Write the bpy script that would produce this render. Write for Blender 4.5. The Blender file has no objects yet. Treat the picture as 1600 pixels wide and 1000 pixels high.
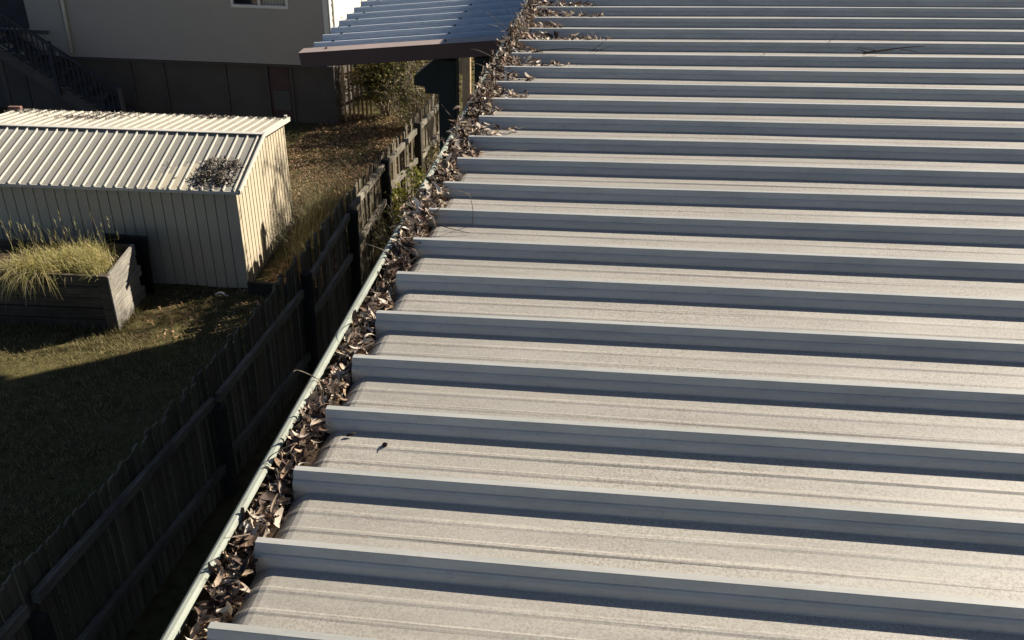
import bpy, bmesh, math, random
import numpy as np
from mathutils import Vector, Matrix
R_ = math.radians
sc = bpy.context.scene
col = sc.collection
random.seed(7); rng = np.random.default_rng(7)

# ------------------------------------------------------------------ camera
cd = bpy.data.cameras.new('camera'); cam = bpy.data.objects.new('camera', cd); col.objects.link(cam)
cd.sensor_width = 36; cd.lens = 1559.05 / 1600 * 36; cd.clip_start = 0.05; cd.clip_end = 1500
RX = Vector((0.98822033, 0.1520245, 0.01758232)); RD = Vector((0.09430751, -0.51446309, -0.85231087)); RF = Vector((-0.12052668, 0.84392907, -0.52273993))
M4 = Matrix((RX, -RD, -RF)).transposed().to_4x4(); M4.translation = Vector((0.7323, -1.4252, 8.0793))
cam.matrix_world = M4
sc.camera = cam

# ------------------------------------------------------------------ light
SUN_AZ, SUN_EL = R_(43), R_(30)          # azimuth measured from +X towards +Y
w = bpy.data.worlds.new('World'); sc.world = w; w.use_nodes = True
nt = w.node_tree; bg = nt.nodes['Background']
sky = nt.nodes.new('ShaderNodeTexSky'); sky.sky_type = 'NISHITA'; sky.sun_disc = False
sky.air_density = 0.65; sky.dust_density = 0.4; sky.sun_elevation = SUN_EL; sky.sun_rotation = math.pi / 2 - SUN_AZ
nt.links.new(sky.outputs[0], bg.inputs[0]); bg.inputs[1].default_value = 0.05
sd = bpy.data.lights.new('sun', 'SUN'); sd.energy = 5.0; sd.angle = R_(0.55); sd.color = (1.0, 0.91, 0.78)
sun = bpy.data.objects.new('sun', sd); col.objects.link(sun)
sv = Vector((math.cos(SUN_EL) * math.cos(SUN_AZ), math.cos(SUN_EL) * math.sin(SUN_AZ), math.sin(SUN_EL)))
sun.rotation_euler = sv.to_track_quat('Z', 'Y').to_euler()
sc.view_settings.view_transform = 'Standard'; sc.view_settings.look = 'None'
sc.view_settings.exposure = 1.1; sc.view_settings.gamma = 1

# ------------------------------------------------------------------ materials
def ramp(nt, stops):
    n = nt.nodes.new('ShaderNodeValToRGB'); e = n.color_ramp.elements
    while len(e) < len(stops): e.new(0.5)
    for el, (p, c) in zip(e, stops): el.position = p; el.color = (*c, 1)
    return n
class Mat:
    def __init__(s, name, rough=0.8, spec=0.3, metal=0.0):
        s.m = bpy.data.materials.new(name); s.m.use_nodes = True; s.nt = s.m.node_tree
        s.b = s.nt.nodes['Principled BSDF']; s.b.inputs['Roughness'].default_value = rough
        s.b.inputs['Specular IOR Level'].default_value = spec; s.b.inputs['Metallic'].default_value = metal
        s.tc = s.nt.nodes.new('ShaderNodeTexCoord')
    def coord(s, scale=(1, 1, 1), out='Object'):
        mp = s.nt.nodes.new('ShaderNodeMapping'); mp.inputs['Scale'].default_value = scale
        s.nt.links.new(s.tc.outputs[out], mp.inputs[0]); return mp.outputs[0]
    def noise(s, scale, detail=4, rough=0.6, stretch=(1, 1, 1), out='Object'):
        n = s.nt.nodes.new('ShaderNodeTexNoise'); n.inputs['Scale'].default_value = scale
        n.inputs['Detail'].default_value = detail; n.inputs['Roughness'].default_value = rough
        s.nt.links.new(s.coord(stretch, out), n.inputs['Vector']); return n.outputs['Fac']
    def ramp(s, fac, stops):
        r = ramp(s.nt, stops); s.nt.links.new(fac, r.inputs[0]); return r.outputs[0]
    def mix(s, fac, a, b, mode='MIX'):
        n = s.nt.nodes.new('ShaderNodeMix'); n.data_type = 'RGBA'; n.blend_type = mode
        for v, i in ((fac, 0), (a, 6), (b, 7)):
            if isinstance(v, (int, float)): n.inputs[i].default_value = v
            elif isinstance(v, tuple): n.inputs[i].default_value = (*v, 1)
            else: s.nt.links.new(v, n.inputs[i])
        return n.outputs[2]
    def color(s, c):
        if isinstance(c, tuple): s.b.inputs['Base Color'].default_value = (*c, 1)
        else: s.nt.links.new(c, s.b.inputs['Base Color'])
        return s
    def bump(s, fac, strength=0.3, dist=0.01):
        n = s.nt.nodes.new('ShaderNodeBump'); n.inputs['Strength'].default_value = strength; n.inputs['Distance'].default_value = dist
        s.nt.links.new(fac, n.inputs['Height']); s.nt.links.new(n.outputs[0], s.b.inputs['Normal']); return s
    def rand(s, island=True, obj=True):
        o = s.nt.nodes.new('ShaderNodeObjectInfo').outputs['Random']
        g = s.nt.nodes.new('ShaderNodeNewGeometry').outputs['Random Per Island']
        a = s.nt.nodes.new('ShaderNodeMath'); a.operation = 'ADD'; s.nt.links.new(o, a.inputs[0]); s.nt.links.new(g, a.inputs[1])
        f = s.nt.nodes.new('ShaderNodeMath'); f.operation = 'FRACT'; s.nt.links.new(a.outputs[0], f.inputs[0])
        return f.outputs[0]
    def objrand(s): return s.nt.nodes.new('ShaderNodeObjectInfo').outputs['Random']

def paint(name, c, rough=0.5, spec=0.4, var=0.12, dirt=None, scale=3.0, stretch=(1, 1, 1)):
    m = Mat(name, rough, spec)
    n = m.noise(scale, 6, 0.65, stretch)
    lo = tuple(x * (1 - var) for x in c); hi = tuple(min(1, x * (1 + var)) for x in c)
    colr = m.ramp(n, [(0.3, lo), (0.7, hi)])
    if dirt:
        colr = m.mix(m.ramp(m.noise(scale * 6, 8, 0.7, stretch), [(0.52, (0, 0, 0)), (0.72, (0.7, 0.7, 0.7))]), colr, dirt)
    m.color(colr); m.bump(m.noise(scale * 30, 3), 0.06, 0.002)
    return m.m

def steel_pan():
    m = Mat('dusty_roof_pan', 0.5, 0.7)
    base = m.ramp(m.noise(1.3, 5, 0.6, (0.35, 2.0, 1)), [(0.3, (0.335, 0.314, 0.274)), (0.7, (0.41, 0.386, 0.34))])
    streak = m.ramp(m.noise(22, 6, 0.7, (0.06, 1, 1)), [(0.35, (0.92, 0.915, 0.905)), (0.65, (1.06, 1.055, 1.05))])
    base = m.mix(1.0, base, streak, 'MULTIPLY')
    speck = m.ramp(m.noise(190, 4, 0.75), [(0.47, (0, 0, 0)), (0.58, (1, 1, 1))])
    area = m.ramp(m.noise(3.2, 6, 0.7, (0.5, 1, 1)), [(0.34, (0.25, 0.25, 0.25)), (0.62, (0.85, 0.85, 0.85))])
    c = m.mix(m.mix(1.0, speck, area, 'MULTIPLY'), base, (0.21, 0.175, 0.135))
    fine = m.ramp(m.noise(420, 2, 0.6), [(0.35, (0.85, 0.85, 0.85)), (0.65, (1.08, 1.08, 1.08))])
    c = m.mix(1.0, c, fine, 'MULTIPLY')
    sx = m.nt.nodes.new('ShaderNodeSeparateXYZ'); m.nt.links.new(m.tc.outputs['Object'], sx.inputs[0])
    mr = m.nt.nodes.new('ShaderNodeMapRange'); mr.inputs[1].default_value = 0.02; mr.inputs[2].default_value = 0.75; mr.inputs[3].default_value = 1; mr.inputs[4].default_value = 0; m.nt.links.new(sx.outputs[0], mr.inputs[0])
    gn = m.ramp(m.noise(14, 6, 0.75, (0.35, 1, 1)), [(0.34, (0, 0, 0)), (0.7, (0.8, 0.8, 0.8))])
    c = m.mix(m.mix(1.0, gn, mr.outputs[0], 'MULTIPLY'), c, (0.225, 0.212, 0.185))
    c = m.mix(1.0, c, m.ramp(m.objrand(), [(0, (.95, .95, .955)), (1, (1.05, 1.045, 1.03))]), 'MULTIPLY')
    m.color(c); m.bump(m.noise(160, 3), 0.10, 0.002)
    rr = m.ramp(m.noise(9, 5, 0.7, (0.3, 1, 1)), [(0.3, (0.42, 0.42, 0.42)), (0.7, (0.64, 0.64, 0.64))]); m.nt.links.new(rr, m.b.inputs['Roughness'])
    return m.m
def steel_rib():
    m = Mat('painted_roof_steel', 0.45, 0.6)
    base = m.ramp(m.noise(2.0, 5, 0.6, (0.3, 3.0, 3)), [(0.3, (0.34, 0.338, 0.308)), (0.7, (0.425, 0.418, 0.38))])
    streak = m.ramp(m.noise(30, 6, 0.75, (0.15, 1, 0.3)), [(0.32, (0.84, 0.84, 0.83)), (0.6, (1.06, 1.06, 1.06))])
    base = m.mix(1.0, base, streak, 'MULTIPLY')
    speck = m.ramp(m.noise(70, 5, 0.75, (0.6, 1, 1)), [(0.56, (0, 0, 0)), (0.72, (0.6, 0.6, 0.6))])
    base = m.mix(1.0, base, m.ramp(m.objrand(), [(0, (.94, .945, .95)), (1, (1.05, 1.045, 1.04))]), 'MULTIPLY')
    m.color(m.mix(speck, base, (0.25, 0.24, 0.215))); m.bump(m.noise(60, 3), 0.04, 0.002)
    return m.m
def wood(name, dark, light, scale=1.0, axis='z', rough=0.9):
    m = Mat(name, rough, 0.15)
    st = {'z': (14, 14, 0.9), 'x': (0.9, 14, 14), 'y': (14, 0.9, 14)}[axis]
    g = m.noise(2.2 * scale, 7, 0.7, st)
    c = m.ramp(g, [(0.28, dark), (0.72, light)])
    blot = m.ramp(m.noise(1.7, 5, 0.65), [(0.35, (0.7, 0.7, 0.7)), (0.65, (1.12, 1.12, 1.12))])
    c = m.mix(1.0, c, blot, 'MULTIPLY')
    t = m.ramp(m.objrand(), [(0.0, (0.72, 0.72, 0.72)), (1.0, (1.2, 1.18, 1.14))])
    m.color(m.mix(1.0, c, t, 'MULTIPLY')); m.bump(g, 0.5, 0.006)
    return m.m
def leafy(name, stops, rough=0.6, trans=0.0):
    m = Mat(name, rough, 0.3)
    c = m.ramp(m.rand(), stops)
    v = m.ramp(m.noise(35, 3), [(0.3, (0.75, 0.75, 0.75)), (0.7, (1.15, 1.15, 1.15))])
    m.color(m.mix(1.0, c, v, 'MULTIPLY'))
    if trans:
        t = m.nt.nodes.new('ShaderNodeBsdfTranslucent'); m.nt.links.new(m.b.inputs['Base Color'].links[0].from_socket, t.inputs[0])
        x = m.nt.nodes.new('ShaderNodeMixShader'); x.inputs[0].default_value = trans
        o = m.nt.nodes['Material Output']
        m.nt.links.new(m.b.outputs[0], x.inputs[1]); m.nt.links.new(t.outputs[0], x.inputs[2]); m.nt.links.new(x.outputs[0], o.inputs[0])
    return m.m

PAN, RIB = steel_pan(), steel_rib()
GUT = paint('gutter_paint', (0.275, 0.295, 0.245), 0.65, 0.25, 0.16, (0.17, 0.16, 0.12), 6, (1, 0.5, 1))
BRICKWALL = paint('house_wall_paint', (0.40, 0.37, 0.33), 0.8, 0.2)
LEAF = leafy('dry_leaf', [(0.0, (0.028, 0.020, 0.016)), (0.25, (0.075, 0.048, 0.036)), (0.40, (0.18, 0.112, 0.072)), (0.54, (0.32, 0.225, 0.145)), (0.68, (0.44, 0.355, 0.26)), (0.88, (0.62, 0.55, 0.45)), (1.0, (0.17, 0.065, 0.04))], 0.75, 0.08)
LITTER = paint('leaf_mould', (0.045, 0.032, 0.022), 0.95, 0.1, 0.5, None, 40)
TWIG = wood('twig_bark', (0.10, 0.075, 0.055), (0.26, 0.22, 0.18), 4, 'x')
DARKTWIG = paint('dark_bark', (0.035, 0.028, 0.022), 0.9, 0.1, 0.4, None, 40)
FENCEW = wood('weathered_paling', (0.085, 0.072, 0.054), (0.27, 0.23, 0.165), 1.0, 'z')
RAILW = wood('weathered_rail', (0.13, 0.117, 0.095), (0.33, 0.295, 0.235), 1.0, 'y')
POSTW = wood('dark_post_timber', (0.030, 0.026, 0.022), (0.075, 0.066, 0.055), 1.0, 'z')
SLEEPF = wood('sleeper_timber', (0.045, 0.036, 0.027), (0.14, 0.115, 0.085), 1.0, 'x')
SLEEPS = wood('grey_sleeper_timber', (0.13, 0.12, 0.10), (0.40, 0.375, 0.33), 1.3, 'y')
SHEDW = paint('shed_cream_wall', (0.50, 0.43, 0.31), 0.6, 0.25, 0.08, (0.38, 0.33, 0.23), 1.5)
SHEDR = paint('shed_cream_roof', (0.33, 0.30, 0.235), 0.65, 0.25, 0.14, (0.22, 0.20, 0.155), 2.5)
SHEDB = paint('shed_cream_rib', (0.39, 0.365, 0.305), 0.6, 0.35, 0.08, (0.34, 0.31, 0.25), 5)
SHEDT = paint('shed_white_trim', (0.54, 0.51, 0.44), 0.5, 0.4, 0.08, (0.4, 0.37, 0.3), 4)
def lichen(clean=0.0):
    m = Mat('lichen_roof_pan', 0.85, 0.15)
    b = m.ramp(m.noise(45, 5, 0.75), [(0.3, (0.17, 0.162, 0.14)), (0.7, (0.36, 0.345, 0.30))])
    if clean:                                     # lower end washed clean of lichen
        g = m.nt.nodes.new('ShaderNodeSeparateXYZ'); m.nt.links.new(m.tc.outputs['Object'], g.inputs[0])
        n = m.nt.nodes.new('ShaderNodeMath'); n.operation = 'LESS_THAN'; n.inputs[1].default_value = clean; m.nt.links.new(g.outputs[1], n.inputs[0])
        b = m.mix(n.outputs[0], b, (0.45, 0.40, 0.30))
    m.color(b); return m.m
SHEDL = lichen()
HWALL = paint('shaded_cream_render', (0.345, 0.318, 0.278), 0.85, 0.15, 0.04, None, 0.8)  # same cream as the side wall, with the front's shade put into it
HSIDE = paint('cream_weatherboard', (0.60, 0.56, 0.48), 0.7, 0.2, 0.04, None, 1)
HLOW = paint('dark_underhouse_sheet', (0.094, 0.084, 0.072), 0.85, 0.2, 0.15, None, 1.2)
HBAT = paint('underhouse_batten', (0.085, 0.078, 0.072), 0.8, 0.2)
HDARK = paint('dark_stair_paint', (0.030, 0.032, 0.042), 0.6, 0.3, 0.3, None, 3)
HDOOR = paint('maroon_door', (0.075, 0.045, 0.042), 0.6, 0.3)
HDOOR2 = paint('grey_door_panel', (0.09, 0.088, 0.08), 0.7, 0.3)
TREAD = wood('stair_tread', (0.05, 0.05, 0.05), (0.12, 0.115, 0.11), 1, 'x')
WHITE = paint('white_trim', (0.62, 0.60, 0.55), 0.5, 0.4, 0.05)
CURT = paint('curtain', (0.40, 0.37, 0.31), 0.9, 0.1, 0.1)
gm = Mat('window_glass', 0.05, 0.6); gm.color((0.015, 0.017, 0.02)); GLASS = gm.m
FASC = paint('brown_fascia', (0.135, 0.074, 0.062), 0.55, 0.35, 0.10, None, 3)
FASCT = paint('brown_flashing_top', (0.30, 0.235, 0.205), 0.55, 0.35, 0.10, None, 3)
CANR = paint('blue_grey_roof_steel', (0.45, 0.48, 0.51), 0.5, 0.45, 0.08, (0.26, 0.28, 0.31), 3, (0.4, 3, 1))
GREEN = paint('dark_green_post', (0.016, 0.021, 0.020), 0.5, 0.4, 0.2)
PALE = wood('pale_timber', (0.30, 0.215, 0.13), (0.50, 0.38, 0.25), 1.0, 'z')
BLACK = paint('black_plastic', (0.012, 0.012, 0.014), 0.5, 0.4, 0.2)
SCREW = paint('dark_screw', (0.015, 0.015, 0.015), 0.6, 0.3)
SOIL = paint('soil', (0.06, 0.042, 0.028), 0.95, 0.1, 0.4, None, 12)
BRICK = paint('red_brick', (0.21, 0.12, 0.10), 0.9, 0.1, 0.25, None, 20)
def ground_mat():
    m = Mat('yard_earth', 0.97, 0.05)
    a = m.ramp(m.noise(7, 8, 0.7), [(0.3, (0.04, 0.036, 0.014)), (0.7, (0.13, 0.11, 0.048))])
    d = m.ramp(m.noise(30, 6, 0.7), [(0.3, (0.05, 0.032, 0.018)), (0.7, (0.16, 0.11, 0.065))])
    m.color(m.mix(m.ramp(m.noise(0.5, 4, 0.6), [(0.50, (0, 0, 0)), (0.7, (0.8, 0.8, 0.8))]), a, d)); m.bump(m.noise(25, 6), 0.7, 0.03)
    return m.m
EARTH = ground_mat()
LAWN = leafy('lawn_blade', [(0.0, (0.035, 0.036, 0.012)), (0.35, (0.12, 0.112, 0.038)), (0.7, (0.26, 0.215, 0.09)), (1.0, (0.44, 0.35, 0.19))], 0.7, 0.25)
TALLG = leafy('dry_tall_grass', [(0.0, (0.16, 0.18, 0.04)), (0.3, (0.40, 0.37, 0.10)), (0.6, (0.58, 0.49, 0.20)), (0.85, (0.66, 0.57, 0.33)), (1.0, (0.34, 0.22, 0.12))], 0.6, 0.3)
WEED = leafy('weed_blade', [(0.0, (0.10, 0.10, 0.04)), (0.5, (0.24, 0.215, 0.11)), (1.0, (0.42, 0.37, 0.22))], 0.6, 0.3)
SHRUB = leafy('shrub_leaf', [(0.0, (0.04, 0.045, 0.015)), (0.3, (0.11, 0.11, 0.035)), (0.55, (0.26, 0.235, 0.075)), (0.8, (0.46, 0.40, 0.13)), (1.0, (0.40, 0.29, 0.17))], 0.5, 0.4)
VINE = leafy('vine_leaf', [(0.0, (0.20, 0.22, 0.03)), (0.5, (0.36, 0.36, 0.06)), (1.0, (0.50, 0.48, 0.14))], 0.5, 0.35)
STEM = paint('grey_stems', (0.33, 0.27, 0.20), 0.9, 0.1, 0.3, None, 20)

# ------------------------------------------------------------------ helpers
class MB:
    def __init__(s): s.v = []; s.f = []; s.mi = []
    def add(s, vs, fs, mi=0):
        o = len(s.v); s.v += [tuple(p) for p in vs]; s.f += [tuple(i + o for i in f) for f in fs]; s.mi += [mi] * len(fs); return s
    def box(s, x0, x1, y0, y1, z0, z1, mi=0):
        return s.add([(x0, y0, z0), (x1, y0, z0), (x1, y1, z0), (x0, y1, z0), (x0, y0, z1), (x1, y0, z1), (x1, y1, z1), (x0, y1, z1)],
                     [(0, 3, 2, 1), (4, 5, 6, 7), (0, 1, 5, 4), (1, 2, 6, 5), (2, 3, 7, 6), (3, 0, 4, 7)], mi)
    def bar(s, a, b, w, h, up=(0, 0, 1), mi=0):
        a, b = Vector(a), Vector(b); d = (b - a).normalized(); r = d.cross(Vector(up)).normalized(); u = r.cross(d)
        vs = [p + r * sx * w / 2 + u * sy * h / 2 for p in (a, b) for sx, sy in ((-1, -1), (1, -1), (1, 1), (-1, 1))]
        return s.add(vs, [(3, 2, 1, 0), (4, 5, 6, 7), (0, 1, 5, 4), (1, 2, 6, 5), (2, 3, 7, 6), (3, 0, 4, 7)], mi)
    def prism(s, poly, y0, y1, mi=0):            # poly in (x, z), extruded along y
        n = len(poly)
        vs = [(x, y0, z) for x, z in poly] + [(x, y1, z) for x, z in poly]
        return s.add(vs, [tuple(range(n)), tuple(range(2 * n - 1, n - 1, -1))] + [(i, i + n, (i + 1) % n + n, (i + 1) % n) for i in range(n)], mi)
    def tube(s, pts, r0, r1=None, n=5, mi=0):
        r1 = r0 if r1 is None else r1; o = len(s.v); m = len(pts); pts = [Vector(p) for p in pts]
        for i, p in enumerate(pts):
            d = (pts[min(i + 1, m - 1)] - pts[max(i - 1, 0)]).normalized()
            u = d.orthogonal().normalized(); v = d.cross(u); r = r0 + (r1 - r0) * i / (m - 1)
            for k in range(n):
                a = 2 * math.pi * k / n; s.v.append(tuple(p + (u * math.cos(a) + v * math.sin(a)) * r))
        for i in range(m - 1):
            for k in range(n):
                s.f.append((o + i * n + k, o + i * n + (k + 1) % n, o + (i + 1) * n + (k + 1) % n, o + (i + 1) * n + k)); s.mi.append(mi)
        s.f.append(tuple(o + k for k in range(n))[::-1]); s.mi.append(mi)
        s.f.append(tuple(o + (m - 1) * n + k for k in range(n))); s.mi.append(mi)
        return s
    def mesh(s, name, mats, smooth=False, bevel=0):
        me = bpy.data.meshes.new(name); me.from_pydata(s.v, [], s.f)
        for m in (mats if isinstance(mats, (list, tuple)) else [mats]): me.materials.append(m)
        me.polygons.foreach_set('material_index', s.mi)
        if smooth: me.polygons.foreach_set('use_smooth', [True] * len(me.polygons))
        bm = bmesh.new(); bm.from_mesh(me)
        if not smooth or bevel: bmesh.ops.recalc_face_normals(bm, faces=bm.faces)
        if bevel: bmesh.ops.bevel(bm, geom=list(bm.edges), offset=bevel, segments=1, affect='EDGES', clamp_overlap=True)
        bm.to_mesh(me); bm.free()
        me.update(); return me
    def build(s, name, mats, parent=None, smooth=False, bevel=0, loc=None):
        return inst(name, s.mesh(name, mats, smooth, bevel), parent, loc)
def inst(name, me, parent=None, loc=None, rot=None, scale=None):
    o = bpy.data.objects.new(name, me); col.objects.link(o); o.parent = parent
    if loc is not None: o.location = loc
    if rot is not None: o.rotation_euler = rot
    if scale is not None: o.scale = scale
    return o
def empty(name, loc=(0, 0, 0), rz=0):
    o = bpy.data.objects.new(name, None); o.empty_display_size = 0.2; col.objects.link(o); o.location = loc; o.rotation_euler = (0, 0, rz); return o
def tag(o, label=None, cat=None, group=None, kind=None):
    if label: o['label'] = label
    if cat: o['category'] = cat
    if group: o['group'] = group
    if kind: o['kind'] = kind
    return o
def quickmesh(name, V, F, mat, smooth=True):
    me = bpy.data.meshes.new(name); me.from_pydata(np.asarray(V).tolist() if not isinstance(V, list) else V, [], F)
    me.materials.append(mat)
    if smooth: me.polygons.foreach_set('use_smooth', [True] * len(me.polygons))
    me.update(); return me
def gz(y): return -0.1 * (min(max(y, -4), 34) - 12)

# ------------------------------------------------------------------ ground
xs = [-400, -80, -30, -18] + list(np.arange(-14, 8.1, 0.5)) + [20, 60, 400]
ys = [-400, -60, -12, -4] + list(np.arange(-3.5, 34.1, 0.5)) + [45, 90, 400]
V = []; F = []
for y in ys:
    for x in xs:
        V.append((x, y, gz(y) + (random.uniform(-.02, .02) if -14 <= x <= 8 and 0 < y < 33 else 0)))
nx = len(xs)
for j in range(len(ys) - 1):
    for i in range(nx - 1): a = j * nx + i; F.append((a, a + 1, a + nx + 1, a + nx))
tag(inst('ground', quickmesh('ground', V, F, EARTH)), 'sloping yard of worn lawn and bare leaf strewn earth', 'ground', kind='structure')

# ------------------------------------------------------------------ near house with the ribbed roof
P = 0.2333; SL = R_(3); Z0 = 6.6; Y0, Y1 = -3.5, 15.6
house = tag(empty('low_pitched_house', (0, 0, 0)), 'pale ribbed metal roof with leaf filled gutter filling the right of the view', 'house')
roofM = Matrix.Translation((0, 0, Z0)) @ Matrix.Rotation(-SL, 4, 'Y')
def rw(x, y, z): return roofM @ Vector((x, y, z))
m = MB(); m.prism([(0.3, -2), (6.4, -2), (6.4, 6.84), (0.3, 6.52)], Y0, Y1 - 0.15); m.build('wall', BRICKWALL, house)
ridge = MB(); ridge.prism([(6.36, -0.06), (6.50, -0.06), (6.50, 0.016), (6.36, 0.016)], Y0, Y1)
roof = ridge.build('roof', RIB, house); roof.location = (0, 0, Z0); roof.rotation_euler = (0, -SL, 0)
# one rib and pan module: near top edge of the rib at y = 0, pan lies on the near (-y) side
prof = [(0.0155, 0.0, 1), (0.0, 0.0, 1), (-0.0015, -0.0022, 1), (-0.0095, -0.0185, 1), (-0.0130, -0.0200, 1), (-0.0185, -0.0262, 1), (-0.0230, -0.0345, 1), (-0.0245, -0.0390, 1), (-0.0275, -0.040, 0),
        (-0.076, -0.040, 0), (-0.082, -0.0382, 0), (-0.089, -0.0382, 0), (-0.096, -0.040, 0),
        (-0.134, -0.040, 0), (-0.140, -0.0380, 0), (-0.147, -0.0380, 0), (-0.153, -0.040, 0), (-0.1855, -0.040, 0), (-0.191, -0.0385, 1), (-0.2045, -0.0205, 1), (-0.2075, -0.0195, 1), (-0.2168, -0.002, 1)]
stations = [0.0, 0.008, 0.016, 0.026, 0.036, 0.05] + [0.05 + 6.35 * (i / 12.0) for i in range(1, 13)]
def sheet_mesh(nrib, stations, name, mats, pitch=P, seed=0, lip=0.026):
    rr = random.Random(seed); m = MB(); pts = []
    for k in range(nrib):
        for (y, z, q) in prof: pts.append((-(k * pitch) + y * pitch / P, z, q))
    n = len(pts)
    for si, x in enumerate(stations):
        t = max(0, 1 - x / 0.044)
        for (y, z, q) in pts:
            drop = -lip * t ** 1.35 * (1 if z < -0.036 else 0.55 if z < -0.03 else 0.0)
            wy = 0.0016 * math.sin(x * 1.3 + seed * 2.1 + y * 3) + 0.0007 * math.sin(x * 4.1 + seed); wz = 0.0011 * math.sin(x * 1.9 + seed * 1.7 + y * 5)
            m.v.append((x, y + wy, z + wz + drop + (rr.uniform(-.0010, .0010) if z < -0.036 and 0.06 < x else 0)))
    for si in range(len(stations) - 1):
        for j in range(n - 1):
            a = si * n + j; m.f.append((a, a + n, a + n + 1, a + 1)); m.mi.append(1 if (pts[j][2] == 0 and pts[j + 1][2] in (0, 1) and pts[j][1] < -0.036 and pts[j + 1][1] < -0.036) else 0)
    return m.mesh(name, mats)
sheetA = [sheet_mesh(3, stations, 'roof_sheet', [RIB, PAN], seed=s) for s in range(5)]
for i in range(29):
    y = (i - 4) * 3 * P + 2 * P
    if y > Y1 - 0.02: continue
    inst('roof_sheet', sheetA[(i * 7) % 5], roof, (random.uniform(-.003, .003), y, random.uniform(-.0006, .0006)))
# gutter: square section with a rolled front lip
g = MB()
gy0, gy1 = Y0, Y1
gp = [(-0.070, -0.033), (-0.072, -0.027), (-0.077, -0.024), (-0.086, -0.024), (-0.092, -0.028), (-0.094, -0.040), (-0.094, -0.135), (0.030, -0.135), (0.030, -0.062), (0.028, -0.062), (0.028, -0.133), (-0.0915, -0.133), (-0.0915, -0.044), (-0.086, -0.038), (-0.074, -0.038)]
ny = 70
for j in range(ny + 1):
    y = gy0 + (gy1 - gy0) * j / ny; wob = 0.0012 * math.sin(y * 1.3) + 0.0006 * math.sin(y * 3.1 + 1)
    for (x, z) in gp: g.v.append((x + wob * (1 if x < 0 else 0), y, Z0 + z + 0.7 * wob * (1 if x < 0 else 0)))
n = len(gp)
for j in range(ny):
    for k in range(n): a = j * n + k; b = j * n + (k + 1) % n; g.f.append((a, b, b + n, a + n)); g.mi.append(0)
g.f.append(tuple(range(n))); g.mi.append(0)
g.f.append(tuple(ny * n + k for k in range(n))[::-1]); g.mi.append(0)
gut = g.build('gutter', GUT, house)
for y in (-2.4, 5.6, 6.4, 8, 9.6, 11.2, 12.8):      # folded straps over the lip
    s = MB(); s.box(-0.0965, -0.064, y, y + 0.014, Z0 - 0.0235, Z0 - 0.0215); s.box(-0.0985, -0.0960, y, y + 0.014, Z0 - 0.06, Z0 - 0.0220); s.box(-0.066, -0.064, y, y + 0.014, Z0 - 0.045, Z0 - 0.0220); s.build('gutter_strap', GUT, gut)
s = MB(); s.box(0.032, 0.055, Y0, Y1 - .01, Z0 - 0.16, Z0 - 0.055); s.build('eaves_board', GUT, house)
s = MB(); s.box(0.055, 0.30, Y0, Y1 - .02, Z0 - 0.16, Z0 - 0.15); s.build('soffit', BRICKWALL, house)

# ------------------------------------------------------------------ dry leaves
def leaf_arrays(L, W, curl, cup, twist, nseg=7):
    vs = []; fs = []
    for i in range(nseg + 1):
        t = i / nseg; wd = W * (math.sin(math.pi * min(1, (t * 0.93 + 0.05)) ** 0.8)) ** 0.8 * 0.5 + 0.0006
        ang = curl * (t - 0.5); rr = L / max(abs(curl), 1e-3)
        x = math.sin(ang) * rr; z = (1 - math.cos(ang)) * rr * (1 if curl > 0 else -1); tw = twist * (t - 0.5); sick = 0.12 * L * (t - .5) ** 2 * 4
        for k in (-1, 0, 1):
            yy = k * wd * math.cos(tw); zz = z + k * wd * math.sin(tw) + (cup * wd if k else 0)
            vs.append((x, yy + sick, zz))
    for i in range(nseg):
        for k in range(2): a = i * 3 + k; fs.append((a, a + 3, a + 4, a + 1))
    return np.array(vs), fs
variants = []
for i in range(14):
    thin = i % 4 == 3
    L = random.uniform(0.05, 0.09) if thin else random.uniform(0.040, 0.080)
    variants.append(leaf_arrays(L, random.uniform(0.003, 0.006) if thin else L * random.uniform(0.16, 0.27), random.choice([-1, 1]) * random.uniform(0.3, 2.3), random.uniform(-0.2, 0.8), random.uniform(-1.4, 1.4)))
leaf_mesh = [quickmesh('dry_leaf', v, f, LEAF) for v, f in variants]
def rotm(rx, ry, rz): return np.array((Matrix.Rotation(rz, 3, 'Z') @ Matrix.Rotation(ry, 3, 'Y') @ Matrix.Rotation(rx, 3, 'X')))
places = []                                         # (pos, rot, scale)
def gut_top(y): return Z0 - 0.046 + 0.010 * math.sin(y * 5.1) + 0.008 * math.sin(y * 13 + 2) + (0.016 if y > 1.55 else 0.010 * math.exp(-((y - 1.45) / .2) ** 2)) + (0.012 if y > 2.6 else 0)
y = -1.0
for i in range(4600):
    u = rng.random(); y = -0.9 + 5.9 * u
    x = rng.uniform(-0.063, 0.002 if u < .45 else 0.016); d = rng.random()
    z = gut_top(y) - 0.03 * d * d + 0.012 * rng.random() + (0.012 if x > -0.01 else 0) * 0
    places.append(((x, y, z), (rng.normal(0, 0.75), rng.normal(0, 0.55), rng.uniform(0, 6.28)), rng.uniform(0.5, 0.92)))
for i in range(230):                                # broad whole leaves on top, near part
    y = rng.uniform(-0.45, 2.2); x = rng.uniform(-0.045, -0.002)
    places.append(((x, y, gut_top(y) + rng.uniform(0.004, 0.018)), (rng.normal(0, 0.45), rng.normal(0, 0.4), rng.uniform(0, 6.28)), rng.uniform(0.75, 1.05)))
for i in range(300):    # over the lip, far part
    y = rng.uniform(2.0, 4.9); x = rng.uniform(-0.10, -0.02)
    places.append(((x, y, Z0 - 0.020 + rng.uniform(-0.008, 0.018)), (rng.normal(0, 0.6), rng.normal(0, 0.6), rng.uniform(0, 6.28)), rng.uniform(0.6, 1.0)))
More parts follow.
